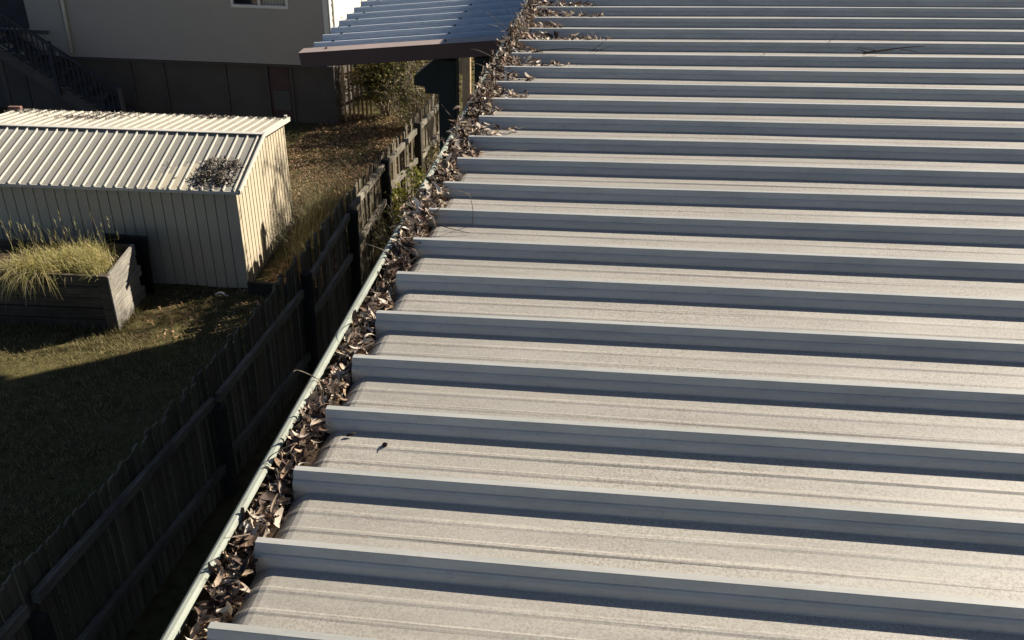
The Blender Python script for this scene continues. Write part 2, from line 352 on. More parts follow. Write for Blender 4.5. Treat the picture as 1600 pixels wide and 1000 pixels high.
for i in range(60):                                 # the heap half way
    y = rng.normal(1.62, 0.07); x = rng.uniform(-0.10, 0.03)
    places.append(((x, y, Z0 - 0.018 + rng.uniform(-0.015, 0.02)), (rng.normal(0, 0.5), rng.normal(0, 0.5), rng.uniform(0, 6.28)), rng.uniform(0.8, 1.2)))
heaps = {7: (.03, 8), 8: (.05, 14), 9: (.08, 30), 10: (.20, 36), 11: (.09, 34), 12: (.17, 60), 13: (.15, 60), 14: (.30, 110), 15: (.12, 46), 16: (.46, 170), 17: (.20, 80), 18: (.40, 150), 19: (.34, 130), 20: (.3, 100)}
for k, (ln, cnt) in heaps.items():
    for i in range(cnt):
        t = rng.random() ** 1.5; x = -0.02 + (ln + 0.02) * t
        yy = k * P + 0.058 + rng.uniform(-0.02, 0.125); hgt = 0.034 * (1 - t) * rng.random()
        p = rw(x, yy, -0.034 + hgt + 0.004)
        places.append(((p.x, p.y, p.z), (rng.normal(0, 0.35), rng.normal(0, 0.3), rng.uniform(0, 6.28)), rng.uniform(0.6, 1.0)))
camp = np.array(cam.matrix_world.translation)
def show(pl): d = np.linalg.norm(np.array(pl[0]) - camp); top = pl[0][2] - gut_top(pl[0][1]); return d - 12 * min(top, 0.02) + (5 if pl[0][1] < -0.32 else 0)
places.sort(key=show)
NIND = 300
for i, (p, r, s) in enumerate(places[:NIND]):
    o = inst('dry_leaf', leaf_mesh[i % 14], None, p, r, (s, s, s))
    tag(o, 'curled dry brown gum leaf in the near stretch of the clogged gutter', 'leaf', 'dry leaves in the near gutter')
V = []; F = []; o0 = 0
for i, (p, r, s) in enumerate(places[NIND:]):
    v, f = variants[(i * 5) % 14]; vv = (v * s) @ rotm(*r).T + np.array(p); V.append(vv); F += [tuple(q + o0 for q in a) for a in f]; o0 += len(v)
tag(inst('leaf_litter', quickmesh('leaf_litter', np.vstack(V), F, LEAF)), 'mass of pale dry leaves clogging the far gutter and roof ends', 'leaf litter', kind='stuff')
# dark mould under the leaves
V = []; F = []; nyy = 160
for j in range(nyy + 1):
    y = -1.2 + 6.4 * j / nyy
    for x in np.linspace(-0.0900, 0.027, 7): V.append((x, y, min(gut_top(y) - 0.028, Z0 - 0.046) + random.uniform(-.006, .006)))
for j in range(nyy):
    for i in range(6): a = j * 7 + i; F.append((a, a + 1, a + 8, a + 7))
tag(inst('leaf_mould', quickmesh('leaf_mould', V, F, LITTER)), 'dark rotted leaf mould lying under the dry leaves in the gutter', 'leaf mould', kind='stuff')
# twigs
def twig(pts, r, label, group, mat=TWIG, name='dry_twig', branches=()):
    m = MB(); m.tube(pts, r, r * 0.4, 5)
    for b in branches: m.tube(b, r * 0.7, r * 0.3, 4)
    return tag(m.build(name, mat, None, smooth=True), label, 'twig', group)
def curvy(a, b, bend=0.2, n=7):
    a, b = Vector(a), Vector(b); d = b - a; s = Vector((random.uniform(-1, 1), random.uniform(-1, 1), random.uniform(0, 1))).normalized() * d.length * bend
    return [a + d * (i / (n - 1)) + s * math.sin(math.pi * i / (n - 1)) for i in range(n)]
G = 'thin twigs poking out of the gutter leaves'; GL = 'thin dry twig poking out of the gutter leaves'
tw = [(-0.35, -0.05, -0.13, 0.07), (-0.3, -0.06, 0.02, 0.05), (0.05, -0.03, -0.05, 0.05), (0.28, -0.08, -0.02, 0.03), (0.62, -0.06, -0.11, .05), (0.95, -0.05, 0.03, 0.06), (1.28, 0.0, 0.09, 0.05), (1.33, -0.06, -0.14, 0.05), (1.62, 0.0, 0.10, 0.06), (1.7, -.02, .12, .03),
      (2.5, -.05, -.15, .08), (2.9, -.05, -.16, .06), (3.2, -.05, -.19, .08), (3.45, -.05, -.2, .05), (3.7, -.05, -.17, .12), (3.95, -.06, -.22, .09), (4.1, -.05, -.2, .13), (4.4, -.05, -.15, .14), (2.3, 0, .2, .04), (2.2, .02, .26, .02)]
for (y, x0, x1, h) in tw:
    twig(curvy((x0, y, Z0 - 0.03), (x1, y + random.uniform(-.08, .08), Z0 + h - 0.02), 0.25), random.uniform(0.0011, 0.0019), GL, G)
twig(curvy(rw(0.03, 1.60, -0.03), rw(0.16, 1.53, -0.034), 0.3), 0.0022, 'dark forked twig lying on the roof beside the gutter heap', None, DARKTWIG, branches=[curvy(rw(0.07, 1.57, -0.03), rw(0.15, 1.60, -.034), .2)])
twig([rw(0.155, 1.60, -.036), rw(0.160, 1.60, 0.02), rw(0.157, 1.59, 0.07), rw(0.13, 1.58, 0.10)], 0.0016, 'pale thin stalk standing up from the roof pan near the gutter heap', None)
twig([rw(0.070, .412, -.035), rw(0.083, .416, -.033), rw(0.090, .420, -.030)], 0.0042, 'short stubby twig end lying on the roof next to the gumnut', None, DARKTWIG)
twig(curvy(rw(1.70, 3.545, .004), rw(2.00, 3.60, .026), 0.06), 0.0042, 'dark dead branchlet lying across a far roof pan', None, DARKTWIG, branches=[curvy(rw(1.78, 3.555, .008), rw(1.68, 3.58, .02), .1), curvy(rw(1.84, 3.565, .012), rw(1.70, 3.52, .004), .1), curvy(rw(1.88, 3.57, .015), rw(1.97, 3.53, .006), .1), curvy(rw(1.72, 3.548, .006), rw(1.66, 3.55, .022), .1)])
twig(curvy(rw(1.24, 3.515, .001), rw(1.222, 3.53, .04), 0.1), 0.0018, 'small pale upright twig on a far roof pan, left of the branchlet', None)
twig(curvy(rw(1.57, 3.745, .001), rw(1.61, 3.76, .03), 0.1), 0.0018, 'small pale leaning twig on a far pan behind the branchlet', None)
twig(curvy(rw(0.10, 3.51, .003), rw(0.50, 3.52, .008), 0.05), 0.0028, 'long dark curved twig on a far pan beside the leaf heap', None, DARKTWIG, branches=[curvy(rw(.40, 3.515, .006), rw(.46, 3.54, .05), .1), curvy(rw(.42, 3.515, .006), rw(.5, 3.53, .03), .1)])
# gumnut: a stalked woody cup
m = MB(); nn = 8; rings = [(0.0, 0.0015), (0.004, 0.005), (0.010, 0.0085), (0.016, 0.0090), (0.020, 0.0075), (0.021, 0.0055), (0.017, 0.0045)]
for (h, r) in rings:
    for k in range(nn): a = 6.2832 * k / nn; m.v.append((r * math.cos(a), r * math.sin(a), h))
for j in range(len(rings) - 1):
    for k in range(nn): m.f.append((j * nn + k, j * nn + (k + 1) % nn, (j + 1) * nn + (k + 1) % nn, (j + 1) * nn + k)); m.mi.append(0)
m.tube([(0, 0, 0.001), (0.002, 0.001, -0.004), (0.004, 0.001, -0.008)], 0.0018, 0.0014, 5)
nut = m.build('gumnut', DARKTWIG, None, smooth=True); p = rw(0.175, 0.385, -0.0285); nut.location = p; nut.rotation_euler = (R_(200), R_(25), 0); nut.scale = (.75, .75, .75)
tag(nut, 'small dark gumnut lying alone on a sunlit near roof pan', 'gumnut')

# ------------------------------------------------------------------ paling fence
FX = -3.6
fence = tag(empty('paling_fence', (FX, 9.3, gz(9.3))), 'long weathered timber paling fence running between the lawn and the roofed house', 'fence')
FO = Vector((FX, 9.3, gz(9.3)))
posts = [0.5, 3.25, 6.53, 9.31, 11.39, 13.36, 15.60, 17.8]
ptop = [2.45, 2.12, 1.72, 1.85, 1.74, 1.76, 1.58, 1.40]
top_r = [(2.62, 2.28), (2.28, 1.84), (1.80, 1.57), (1.62, 1.69), (1.74, 1.66), (1.63, 1.44), (1.42, 1.22)]
low_r = [(1.95, 1.47), (1.46, 0.94), (1.00, 0.60), (1.06, 1.03), (1.08, 1.04), (1.18, 0.87), (0.80, 0.62)]
pal_pts = [(0.4, 2.86), (3.3, 2.57), (4.9, 2.33), (6.0, 2.26), (7.4, 2.13), (9.3, 2.04), (11.4, 1.97), (13.2, 1.80), (15.4, 1.65), (17.9, 1.48)]
def paltop(y): return float(np.interp(y, [a for a, b in pal_pts], [b for a, b in pal_pts]))
for y, z in zip(posts, ptop):
    m = MB(); b = gz(y) - 0.3; m.box(0.022, 0.145, -0.055, 0.055, b - FO.z, z - FO.z); o = m.build('post', POSTW, fence, bevel=0.008); o.location = (0, y - FO.y, 0); o.rotation_euler = (random.uniform(-.015, .015), random.uniform(-.02, .02), random.uniform(-.05, .05))
for i in range(len(posts) - 1):
    for (a, b) in (top_r[i], low_r[i]):
        m = MB(); m.bar((0.056, posts[i] - FO.y + 0.062, a - FO.z), (0.056, posts[i + 1] - FO.y - 0.062, b - FO.z), 0.062, 0.105); m.build('rail', RAILW, fence, bevel=0.006)
pv = []
for i in range(5):
    m = MB(); w2 = 0.052 + 0.003 * random.random(); e = [random.uniform(-.02, .008) for _ in range(4)]
    m.prism([(-w2, 0), (w2, 0), (w2, 1 + e[0]), (w2 * .3, 1.0 + e[1] + .01), (-w2 * .4, 1.0 + e[2] + .006), (-w2, 1 + e[3])], -0.009, 0.009); pv.append(m.mesh('paling', FENCEW))
y = 0.45; i = 0
while y < 17.8:
    zt = paltop(y) + random.uniform(-.02, .02); b = gz(y) - 0.02; o = inst('paling', pv[random.randrange(5)], fence, (random.uniform(-.004, .004), y - FO.y, b - FO.z), (random.uniform(-.02, .02), random.uniform(-.006, .006), R_(90 + random.uniform(-5, 5))), (random.uniform(.9, 1.06), 1, zt - b))
    y += 0.124 + random.uniform(-.006, .008); i += 1

# ------------------------------------------------------------------ garden shed
shed = tag(empty('garden_shed', (-5.467, 11.794, 0.0), R_(6)), 'cream metal garden shed with low gable roof and lichen stained front slope', 'shed')
SW, SD, SH, RH = 4.9, 3.0, 1.76, 0.29; PW = 0.166
s = MB(); s.prism([(-SW + .01, -.3), (-.01, -.3), (-.01, SH - .03), (-SW + .01, SH - .03)], 0.012, SD - 0.012); s.build('wall', SHEDW, shed)
def panel(wd, name, mat):
    m = MB(); gq = 0.006
    m.prism([(gq, 0), (wd - gq, 0), (wd - gq, 1), (gq, 1)], -0.008, 0.010); return m.mesh(name, mat, bevel=0.003)
pm = panel(PW, 'wall_panel', SHEDW)
nF = int(SW / PW)
for i in range(nF): inst('wall_panel', pm, shed, (-(i + 1) * PW, 0, -0.3), None, (1, 1, SH - 0.03 + 0.3))
rp_ = MB(); rp_.prism([(0.012, 0), (PW - 0.05, 0), (PW - 0.05, 1), (0.012, 1)], -0.006, 0.010); rp_.prism([(PW - 0.046, 0), (PW + 0.006, 0), (PW + 0.006, 1), (PW - 0.046, 1)], -0.015, 0.010); rm = rp_.mesh('wall_panel', SHEDW)
for i in range(int(SD / PW)):
    yy = (i + 0.5) * PW; zt = SH + RH * (1 - abs(yy - SD / 2) / (SD / 2)) - 0.035
    inst('wall_panel', rm, shed, (0, i * PW, -0.3), (0, 0, R_(90)), (1, 1, zt + 0.3))
# gable infill behind the side panels
m = MB(); m.add([(-.012, .02, SH - .05), (-.012, SD - .02, SH - .05), (-.012, SD / 2, SH + RH - .04), (-.06, .02, SH - .05), (-.06, SD - .02, SH - .05), (-.06, SD / 2, SH + RH - .04)], [(0, 1, 2), (5, 4, 3), (0, 3, 4, 1), (1, 4, 5, 2), (2, 5, 3, 0)]); m.build('gable', SHEDW, shed)
SLn = math.hypot(SD / 2 + .08, RH + .0155); 
def roofpiece(matpan, seed):
    m = MB(); L = SLn - 0.02
    m.box(0.0, PW, 0, L, -0.004, 0.004, 0)
    m.add([(PW * .5 - .018, 0, .005), (PW * .5 - .008, 0, .027), (PW * .5 + .008, 0, .027), (PW * .5 + .018, 0, .005), (PW * .5 - .018, L, .005), (PW * .5 - .008, L, .027), (PW * .5 + .008, L, .027), (PW * .5 + .018, L, .005)], [(0, 1, 5, 4), (1, 2, 6, 5), (2, 3, 7, 6), (0, 3, 2, 1), (4, 5, 6, 7)], 1)
    return m.mesh('roof_panel', [matpan, SHEDB])
pf, pb = roofpiece(SHEDL, 1), roofpiece(SHEDR, 2)
pw = [roofpiece(lichen(t), 3) for t in (.22, .42, .62, .72, .80)]
ang = math.atan2(RH, SD / 2); ex = 0.09
shroof = MB(); shroof.bar((-SW - .05, SD / 2, SH + RH + 0.028), (ex, SD / 2, SH + RH + 0.028), 0.10, 0.016)
shroof = shroof.build('ridge_cap', SHEDT, shed, bevel=0.004)
nR = int((SW + ex + 0.05) / PW)
for i in range(nR):
    x = ex - (i + 1) * PW
    z0 = SH - .08 * math.tan(ang)
    inst('roof_panel', {8: pw[0], 7: pw[1], 6: pw[2], 5: pw[3], 4: pw[4]}.get(i, pf), shed, (x, -.08, z0), (ang, 0, 0))
    inst('roof_panel', pb, shed, (x + PW, SD + .08, z0), (ang, 0, math.pi))
s = MB(); s.bar((-SW - .05, -.086, SH - .035), (ex, -.086, SH - .035), 0.012, 0.05); s.build('eave_trim', SHEDT, shed)
s = MB(); s.bar((-SW - .05, SD + .086, SH - .03), (ex, SD + .086, SH - .03), 0.012, 0.05); s.build('eave_trim', SHEDT, shed)
for (y0, y1) in ((-.09, SD / 2), (SD + .09, SD / 2)):
    s = MB(); s.bar((ex + .012, y0, SH - .09 * math.tan(ang) + .004), (ex + .012, y1, SH + RH + .012), 0.022, 0.075); s.build('barge_trim', SHEDT, shed)
s = MB(); s.box(-.02, .02, -.022, -.0095, -.3, SH - .04); s.build('corner_trim', SHEDW, shed)
s = MB(); s.tube([(0.05, SD + .04, SH + .02), (0.05, SD + .04, SH + .07)], .03, .03, 8); s.build('vent_stub', SHEDT, shed)
SM = Matrix.Translation((-5.467, 11.794, 0)) @ Matrix.Rotation(R_(6), 4, 'Z')
def litter(name, pts, label, cat, sc_=(0.8, 1.3), mat=LEAF, tilt=0.5):
    V = []; F = []; o0 = 0
    for i, p in enumerate(pts):
        v, f = leaf_small[i % len(leaf_small)]; vv = (v * random.uniform(*sc_)) @ rotm(random.gauss(0, tilt), random.gauss(0, tilt), random.uniform(0, 6.28)).T + np.array(p); V.append(vv); F += [tuple(q + o0 for q in a) for a in f]; o0 += len(v)
    return tag(inst(name, quickmesh(name, np.vstack(V), F, mat)), label, cat, kind='stuff')
leaf_small = [leaf_arrays(random.uniform(.05, .09), random.uniform(.014, .026), random.uniform(-1.5, 1.5), random.uniform(0, .6), random.uniform(-.8, .8), 2) for _ in range(8)]
def onfront(x, y, h): return SM @ Vector((x, y, SH + y * math.tan(ang) + h))
pts = []
for i in range(760):
    a = random.uniform(0, 6.28); r = math.sqrt(random.random()); x = -.37 + .31 * r * math.copysign(abs(math.cos(a)) ** .6, math.cos(a)) + random.gauss(0, .03); yy = .38 + .38 * r * math.copysign(abs(math.sin(a)) ** .6, math.sin(a)) + random.gauss(0, .03)
    pts.append(onfront(x + (yy - .4) * .1, yy, .02 + .10 * (1 - r * r) * random.random()))
for i in range(70): pts.append(onfront(random.gauss(-.42, .28), max(-.06, random.gauss(.2, .22)), .018 + .015 * random.random()))
DLEAF = leafy('weathered_litter', [(0, (.025, .019, .014)), (.4, (.08, .062, .045)), (.75, (.20, .17, .135)), (1, (.38, .34, .29))], .8, 0)
litter('leaf_pile', pts, 'heap of dead leaves on the front corner of the shed roof', 'leaf pile', mat=DLEAF)
pts = []
for i in range(1000):
    x = random.uniform(-4.9, 0); c = random.choice([(-3.0, 2.75, .35, .16), (-3.4, 2.45, .25, .1), (-1.25, 2.95, .18, .06), (-4.7, 2.9, .3, .12), (None,)])
    if c[0] is None: px, py = x, random.uniform(2.95, 3.07)
    else: px, py = random.gauss(c[0], c[2]), min(3.06, random.gauss(c[1], c[3]))
    if not (-4.9 < px < .05 and 1.65 < py): continue
    pts.append(SM @ Vector((px, py, SH + RH * (1 - abs(py - 1.5) / 1.5) + .012 + random.random() * .02)))
litter('leaf_scatter', pts, 'dark leaf debris scattered along the back eave of the shed roof', 'leaf scatter', mat=DLEAF, tilt=.3)
m = MB(); m.box(-.11, .11, -.05, .05, -.028, .028); o = m.build('brick', BRICK, None, bevel=.006); o.location = SM @ Vector((-4.82, 2.98, SH + .062)); o.rotation_euler = (-.19, 0, R_(10))
tag(o, 'reddish brick resting on the back edge of the shed roof', 'brick')

# ------------------------------------------------------------------ raised garden bed
bed = tag(empty('raised_garden_bed', (-6.702, 9.99, 0.18), R_(6)), 'raised garden bed of grey timber sleepers in front of the shed', 'garden bed')
BH = 0.92; BL = 2.9; BD = 1.05
for i in range(5):
    z0 = i * BH / 5 + .006; z1 = (i + 1) * BH / 5 - random.uniform(.006, .018)
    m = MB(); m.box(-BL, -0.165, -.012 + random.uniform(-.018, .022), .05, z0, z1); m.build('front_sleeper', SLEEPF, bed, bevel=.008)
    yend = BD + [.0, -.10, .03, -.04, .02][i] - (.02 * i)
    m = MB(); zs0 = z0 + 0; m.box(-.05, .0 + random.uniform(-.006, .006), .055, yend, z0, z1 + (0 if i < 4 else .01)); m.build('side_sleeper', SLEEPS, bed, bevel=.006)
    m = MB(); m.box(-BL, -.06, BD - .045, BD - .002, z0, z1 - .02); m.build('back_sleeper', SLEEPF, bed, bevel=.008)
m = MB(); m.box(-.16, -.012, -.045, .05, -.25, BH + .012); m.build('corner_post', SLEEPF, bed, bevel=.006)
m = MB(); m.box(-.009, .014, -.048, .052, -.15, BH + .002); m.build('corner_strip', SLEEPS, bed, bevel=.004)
m = MB(); m.box(-BL, -.055, .05, BD - .05, -.2, BH - .12); m.build('soil', SOIL, bed)
BM = Matrix.Translation((-6.702, 9.99, 0.18)) @ Matrix.Rotation(R_(6), 4, 'Z')
m = MB(); m.box(-.62, .03, -.02, .02, 0, 1.03); o = m.build('black_sheet', BLACK, None, bevel=.004); o.location = BM @ Vector((.02, BD + .18, -.12)); o.rotation_euler = (R_(-3), R_(2), R_(6))
tag(o, 'black plastic sheet standing behind the garden bed against the shed', 'plastic sheet')
def blade(V, F, p, L, wd, az, lean, curve, seg=4):
    o = len(V); dx, dy = math.cos(az), math.sin(az); px, py = -dy, dx; th = lean; x = 0; z = 0; st = L / seg
    for i in range(seg + 1):
        ww = wd * (1 - i / (seg + .15)) * .5 + .0004
        V.append((p[0] + dx * x + px * ww, p[1] + dy * x + py * ww, p[2] + z)); V.append((p[0] + dx * x - px * ww, p[1] + dy * x - py * ww, p[2] + z))
        x += st * math.sin(th); z += st * math.cos(th); th += curve / seg
    for i in range(seg): a = o + 2 * i; F.append((a, a + 1, a + 3, a + 2))
V = []; F = []
for i in range(2600):
    cx, cy = random.choice([(-.42, .40), (-.62, .5), (-.8, .42), (-1.1, .38), (-1.4, .3), (-.6, .62), (-.95, .22), (-.3, .3)]); bx = random.gauss(cx, .10); by = min(.9, max(.06, random.gauss(cy, .13)))
    if bx > -.1: continue
    p = BM @ Vector((bx, by, BH - .12)); edge = bx < -1.0 and by < .40
    az = random.uniform(0, 6.28) if not edge else random.gauss(-1.5, .7)
    if edge and random.random() < .4: blade(V, F, p, random.uniform(.45, .95), .007, az, random.uniform(.4, 1.1), random.uniform(1.3, 2.3), 6)
    else:
        blade(V, F, p, random.uniform(.14, .40) * random.uniform(.7, 1.2), random.uniform(.005, .012), az, random.uniform(0, .9), random.uniform(-.6, 2.2), 4)
        q = V[-5]; blade(V, F, q, random.uniform(.08, .2), random.uniform(.005, .009), random.uniform(0, 6.28), random.uniform(.3, 1.3), random.uniform(-.5, 1.5), 3)
for i in range(46):
    p = BM @ Vector((random.uniform(-1.6, -.15), random.uniform(.2, .85), BH - .12)); L = random.uniform(.45, .75); az = random.uniform(0, 6.28); blade(V, F, p, L, .004, az, random.uniform(0, .25), random.uniform(.1, .7), 5)
    q = V[-1]
    for k in range(5): blade(V, F, (q[0], q[1], q[2] - .03 * k), .05, .006, random.uniform(0, 6.28), .4, .6, 2)
tag(inst('tall_grass', quickmesh('tall_grass', V, F, TALLG)), 'tuft of long sunlit yellow green grass spilling out of the garden bed', 'tall grass', kind='stuff')

# ------------------------------------------------------------------ lawn and yard litter
V = []; F = []
for i in range(120000):
    x = random.uniform(-10.5, -3.72); y = random.uniform(2.2, 12.6)
    if y > 11.6 and x < -5.4: continue
    if -9.6 < x < -6.75 and 9.6 + (x + 6.7) * .105 + .36 < y < 11.0 + (x + 6.7) * .105: continue
    if random.random() > .55 + .45 * math.sin(x * 1.7 + y * .6) * math.sin(y * 1.3 - x * .5) and y > 10.1: continue
    o = len(V); cl = math.sin(x * 9.1 + 3 * math.sin(y * 4.3)) * math.sin(y * 10.7 + 2 * math.sin(x * 5.1)); L = random.uniform(.025, .065) * (1.1 + .75 * cl); a = random.uniform(0, 6.28); wd = .0045; ln = random.uniform(.2, 1.3); z = gz(y) - .005
    V += [(x - wd * math.sin(a), y + wd * math.cos(a), z), (x + wd * math.sin(a), y - wd * math.cos(a), z), (x + L * math.sin(ln) * math.cos(a), y + L * math.sin(ln) * math.sin(a), z + L * math.cos(ln) + .01)]
    F.append((o, o + 1, o + 2))
for i in range(3200):                             # longer tufts along the fence and the bed
    q = random.random()
    if q < .55: x, y = -3.66 - abs(random.gauss(0, .07)), random.uniform(3, 12.5)
    else:
        u = random.uniform(-2.8, .1); b_ = BM @ Vector((u, -.07 - abs(random.gauss(0, .04)), 0)) if q < .85 else BM @ Vector((.03 + abs(random.gauss(0, .04)), random.uniform(0, 1), 0)); x, y = b_.x, b_.y
    blade(V, F, (x, y, gz(y) - .01), random.uniform(.05, .17), .005, random.uniform(0, 6.28), random.uniform(0, .5), random.uniform(.1, 1.4), 2)
tag(inst('lawn_grass', quickmesh('lawn_grass', V, F, LAWN, False)), 'short dry mown grass of the sloping lawn', 'grass', kind='stuff')
pts = []
for i in range(30000):
    x = random.uniform(-7.6, -3.7); y = random.uniform(12.0, 22.8)
    if x < -5.3 and y < 15: continue
    pts.append((x, y, gz(y) + .008 + random.random() * .02))
for i in range(700):
    pts.append((random.uniform(-6.5, -3.8), random.uniform(9.8, 11.7), 0)); q = pts[-1]; pts[-1] = (q[0], q[1], gz(q[1]) + .02 + random.random() * .02)
GLIT = leafy('ground_leaf', [(0, (.05, .028, .016)), (.4, (.20, .11, .055)), (.75, (.40, .235, .115)), (1, (.55, .40, .24))], .7, .1)
litter('fallen_leaves', pts, 'brown fallen leaves covering the ground beyond the shed', 'fallen leaves', (.7, 1.25), GLIT, .4)
V = []; F = []
for i in range(2600):
    c = random.choice([(-4.85, 13.9, .30), (-4.7, 14.5, .30), (-4.95, 13.2, .22), (-4.5, 15.2, .30), (-5.1, 14.3, .15)])
    x = random.gauss(c[0], c[2] * .6); y = random.gauss(c[1], .35)
    if x < -5.6 or x > -3.75: continue
    blade(V, F, (x, y, gz(y) - .02), random.uniform(.35, 1.35) * (1.1 if y > 13.6 else .75), random.uniform(.006, .012), random.uniform(0, 6.28), random.uniform(0, .35), random.uniform(.2, 1.5), 5)
tag(inst('weeds', quickmesh('weeds', V, F, WEED)), 'long straggly weeds growing between the shed end and the fence', 'weeds', kind='stuff')
m = MB(); m.tube([(0, 0, 0), (.05, .02, .025), (.11, .015, .035), (.17, -.01, .02), (.22, -.01, 0)], .022, .012, 6); o = m.build('plastic_scrap', WHITE, None, smooth=True); o.location = (-5.85, 11.40, gz(11.4) + .02)
tag(o, 'small white scrap on the ground below the shed front', 'scrap')
m = MB(); m.box(-.62, .62, -.03, .03, 0, .24); o = m.build('garden_edging', POSTW, None, bevel=.006); o.location = (-4.75, 11.62, gz(11.6) - .02); o.rotation_euler = (0, R_(1), R_(4))
tag(o, 'dark timber edging board between the shed corner and the fence', 'edging board')

# ------------------------------------------------------------------ neighbouring house
nh = tag(empty('neighbour_house', (-7.132, 21.711, -0.971), R_(5)), 'grey shaded two level house with outside stairs behind the shed', 'house')
HM = Matrix.Translation((-7.132, 21.711, -.971)) @ Matrix.Rotation(R_(5), 4, 'Z')
ZL = 1.50; ZT = 5.4; HD = 8.0; HL = -13
m = MB()                                          # front wall with the window opening, drawn as four slabs
wx0, wx1, wz0, wz1 = -2.31, -0.985, 2.90, 4.0
for (a, b, c, d) in ((HL, wx0, ZL, ZT), (wx1, 0, ZL, ZT), (wx0, wx1, ZL, wz0), (wx0, wx1, wz1, ZT)): m.box(a, b, 0, .12, c, d)
m.box(HL, -.002, .122, .16, ZL, ZT)
up = m.build('upper_wall', HWALL, nh)
for i in range(int((ZT - ZL) / .18)):
    m = MB(); m.add([(.0, .125, 0), (.022, .125, 0), (.006, .125, .179), (.0, .125, .179), (.0, HD, 0), (.022, HD, 0), (.006, HD, .179), (.0, HD, .179)], [(0, 1, 2, 3), (4, 7, 6, 5), (1, 5, 6, 2), (0, 4, 5, 1), (3, 2, 6, 7)]); m.build('weatherboard', HSIDE, nh, loc=(0, 0, ZL + i * .18))
m = MB(); m.box(-.13, -.012, -.02, .12, ZL - .01, ZT); m.box(.0, .028, -.02, .124, ZL - .01, ZT); m.build('corner_trim', WHITE, nh)
m = MB(); m.box(.02, .06, .3, .38, ZL, ZT); m.build('downpipe', WHITE, nh)
m = MB(); m.box(HL, .01, -.02, HD, ZL - .05, ZL - .012); m.build('floor_edge', HBAT, nh)
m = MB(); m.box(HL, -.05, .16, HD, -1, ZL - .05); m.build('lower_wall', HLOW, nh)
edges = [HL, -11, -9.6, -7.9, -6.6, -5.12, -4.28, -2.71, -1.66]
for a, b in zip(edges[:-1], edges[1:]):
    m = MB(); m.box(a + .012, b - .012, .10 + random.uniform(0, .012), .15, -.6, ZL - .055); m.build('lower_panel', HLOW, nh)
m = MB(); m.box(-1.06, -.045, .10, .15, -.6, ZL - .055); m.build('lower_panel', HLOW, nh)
for a in (-1.69, -1.08, -.03, -5.14, -4.3, -6.6):
    m = MB(); m.box(a - .03, a + .03, .055, .098, -.6, ZL - .056); m.build('batten', HBAT, nh)
m = MB(); m.box(-1.64, -1.12, .09, .135, .10, ZL - .08); dr = m.build('door', HDOOR, nh)
m = MB(); m.box(-1.58, -1.16, .075, .088, .30, .80); m.build('door_panel', HDOOR2, dr)
m = MB(); m.box(-1.58, -1.16, .078, .088, .92, 1.36); m.build('door_panel', HDOOR, dr)
# window
wf = MB(); t = .055
for (a, b, c, d) in ((wx0 - .03, wx1 + .03, wz0 - .05, wz0 + .02), (wx0 - .03, wx1 + .03, wz1 - .02, wz1 + .05), (wx0 - .03, wx0 + .03, wz0 + .021, wz1 - .021), (wx1 - .03, wx1 + .03, wz0 + .021, wz1 - .021), (-1.69, -1.63, wz0 + .021, wz1 - .021)): wf.box(a, b, -.025, .05, c, d)
wo = wf.build('window', WHITE, nh)
m = MB(); m.box(wx0 + .03, -1.69, .03, .036, wz0 + .02, wz1 - .02); m.build('pane', GLASS, wo)
V = []; F = []
for i in range(41):
    x = -1.63 + (wx1 - .03 + 1.63) * i / 40; yy = .075 + .022 * math.sin(i * 1.25); V += [(x, yy, wz0 + .0), (x, yy, wz1)]
for i in range(40): F.append((2 * i, 2 * i + 2, 2 * i + 3, 2 * i + 1))
inst('curtain', quickmesh('curtain', V, F, CURT), wo)
# doorway at the landing, drain pipe
m = MB(); m.box(-8.5, -7.44, -.012, -.002, 2.16, 4.3); m.build('doorway', HDARK, nh)
m = MB(); m.box(-8.6, -6.98, -.10, -.001, 2.06, 2.12); m.build('door_sill', HBAT, nh)
m = MB(); m.tube([(-6.40, -.07, 5.2), (-6.48, -.07, 1.62)], .045, .045, 8); m.build('drain_pipe', WHITE, nh, smooth=True)
m = MB(); m.box(-6.74, -6.55, -.03, -.003, ZL, ZT); m.build('wall_trim', HWALL, nh)
# roof with eaves (out of view above)
m = MB(); m.prism([(HL - .6, ZT), (.6, ZT), (.6, ZT + .12), (-6.2, ZT + 1.9), (HL - .6, ZT + .12)], -.6, HD + .6); m.build('roof', CANR, nh)
# stairs
st = tag(empty('outside_stairs', HM @ Vector((-5.0, -.55, 0)), R_(5)), 'dark timber outside stairs with balusters against the neighbouring house', 'stairs')
def SX(x): return x + 5.0
def nose(x): return 1.87 - .70 * (x + 7.5)
for yy in (-.42, .42):
    m = MB(); m.add([(SX(-7.97), yy - .02, nose(-7.97) - .38), (SX(-4.9), yy - .02, nose(-4.9) - .38), (SX(-4.83), yy - .02, nose(-4.83) - .02), (SX(-7.97), yy - .02, nose(-7.97) - .06),
                     (SX(-7.97), yy + .02, nose(-7.97) - .38), (SX(-4.9), yy + .02, nose(-4.9) - .38), (SX(-4.83), yy + .02, nose(-4.83) - .02), (SX(-7.97), yy + .02, nose(-7.97) - .06)],
                    [(0, 1, 2, 3), (7, 6, 5, 4), (0, 4, 5, 1), (1, 5, 6, 2), (2, 6, 7, 3), (3, 7, 4, 0)]); m.build('stringer', HBAT if yy < 0 else HDARK, st)
k = 0; x = -7.75
while x < -4.9:
    m = MB(); m.box(SX(x) - .16, SX(x) + .13, -.50, .40, nose(x) - .01, nose(x) + .03); m.build('tread', TREAD, st, bevel=.004); x += .285
m = MB(); m.bar((SX(-9.2), -.47, 2.20 + .95), (SX(-7.97), -.47, 2.20 + .95), .07, .05); m.build('handrail', HDARK, st)
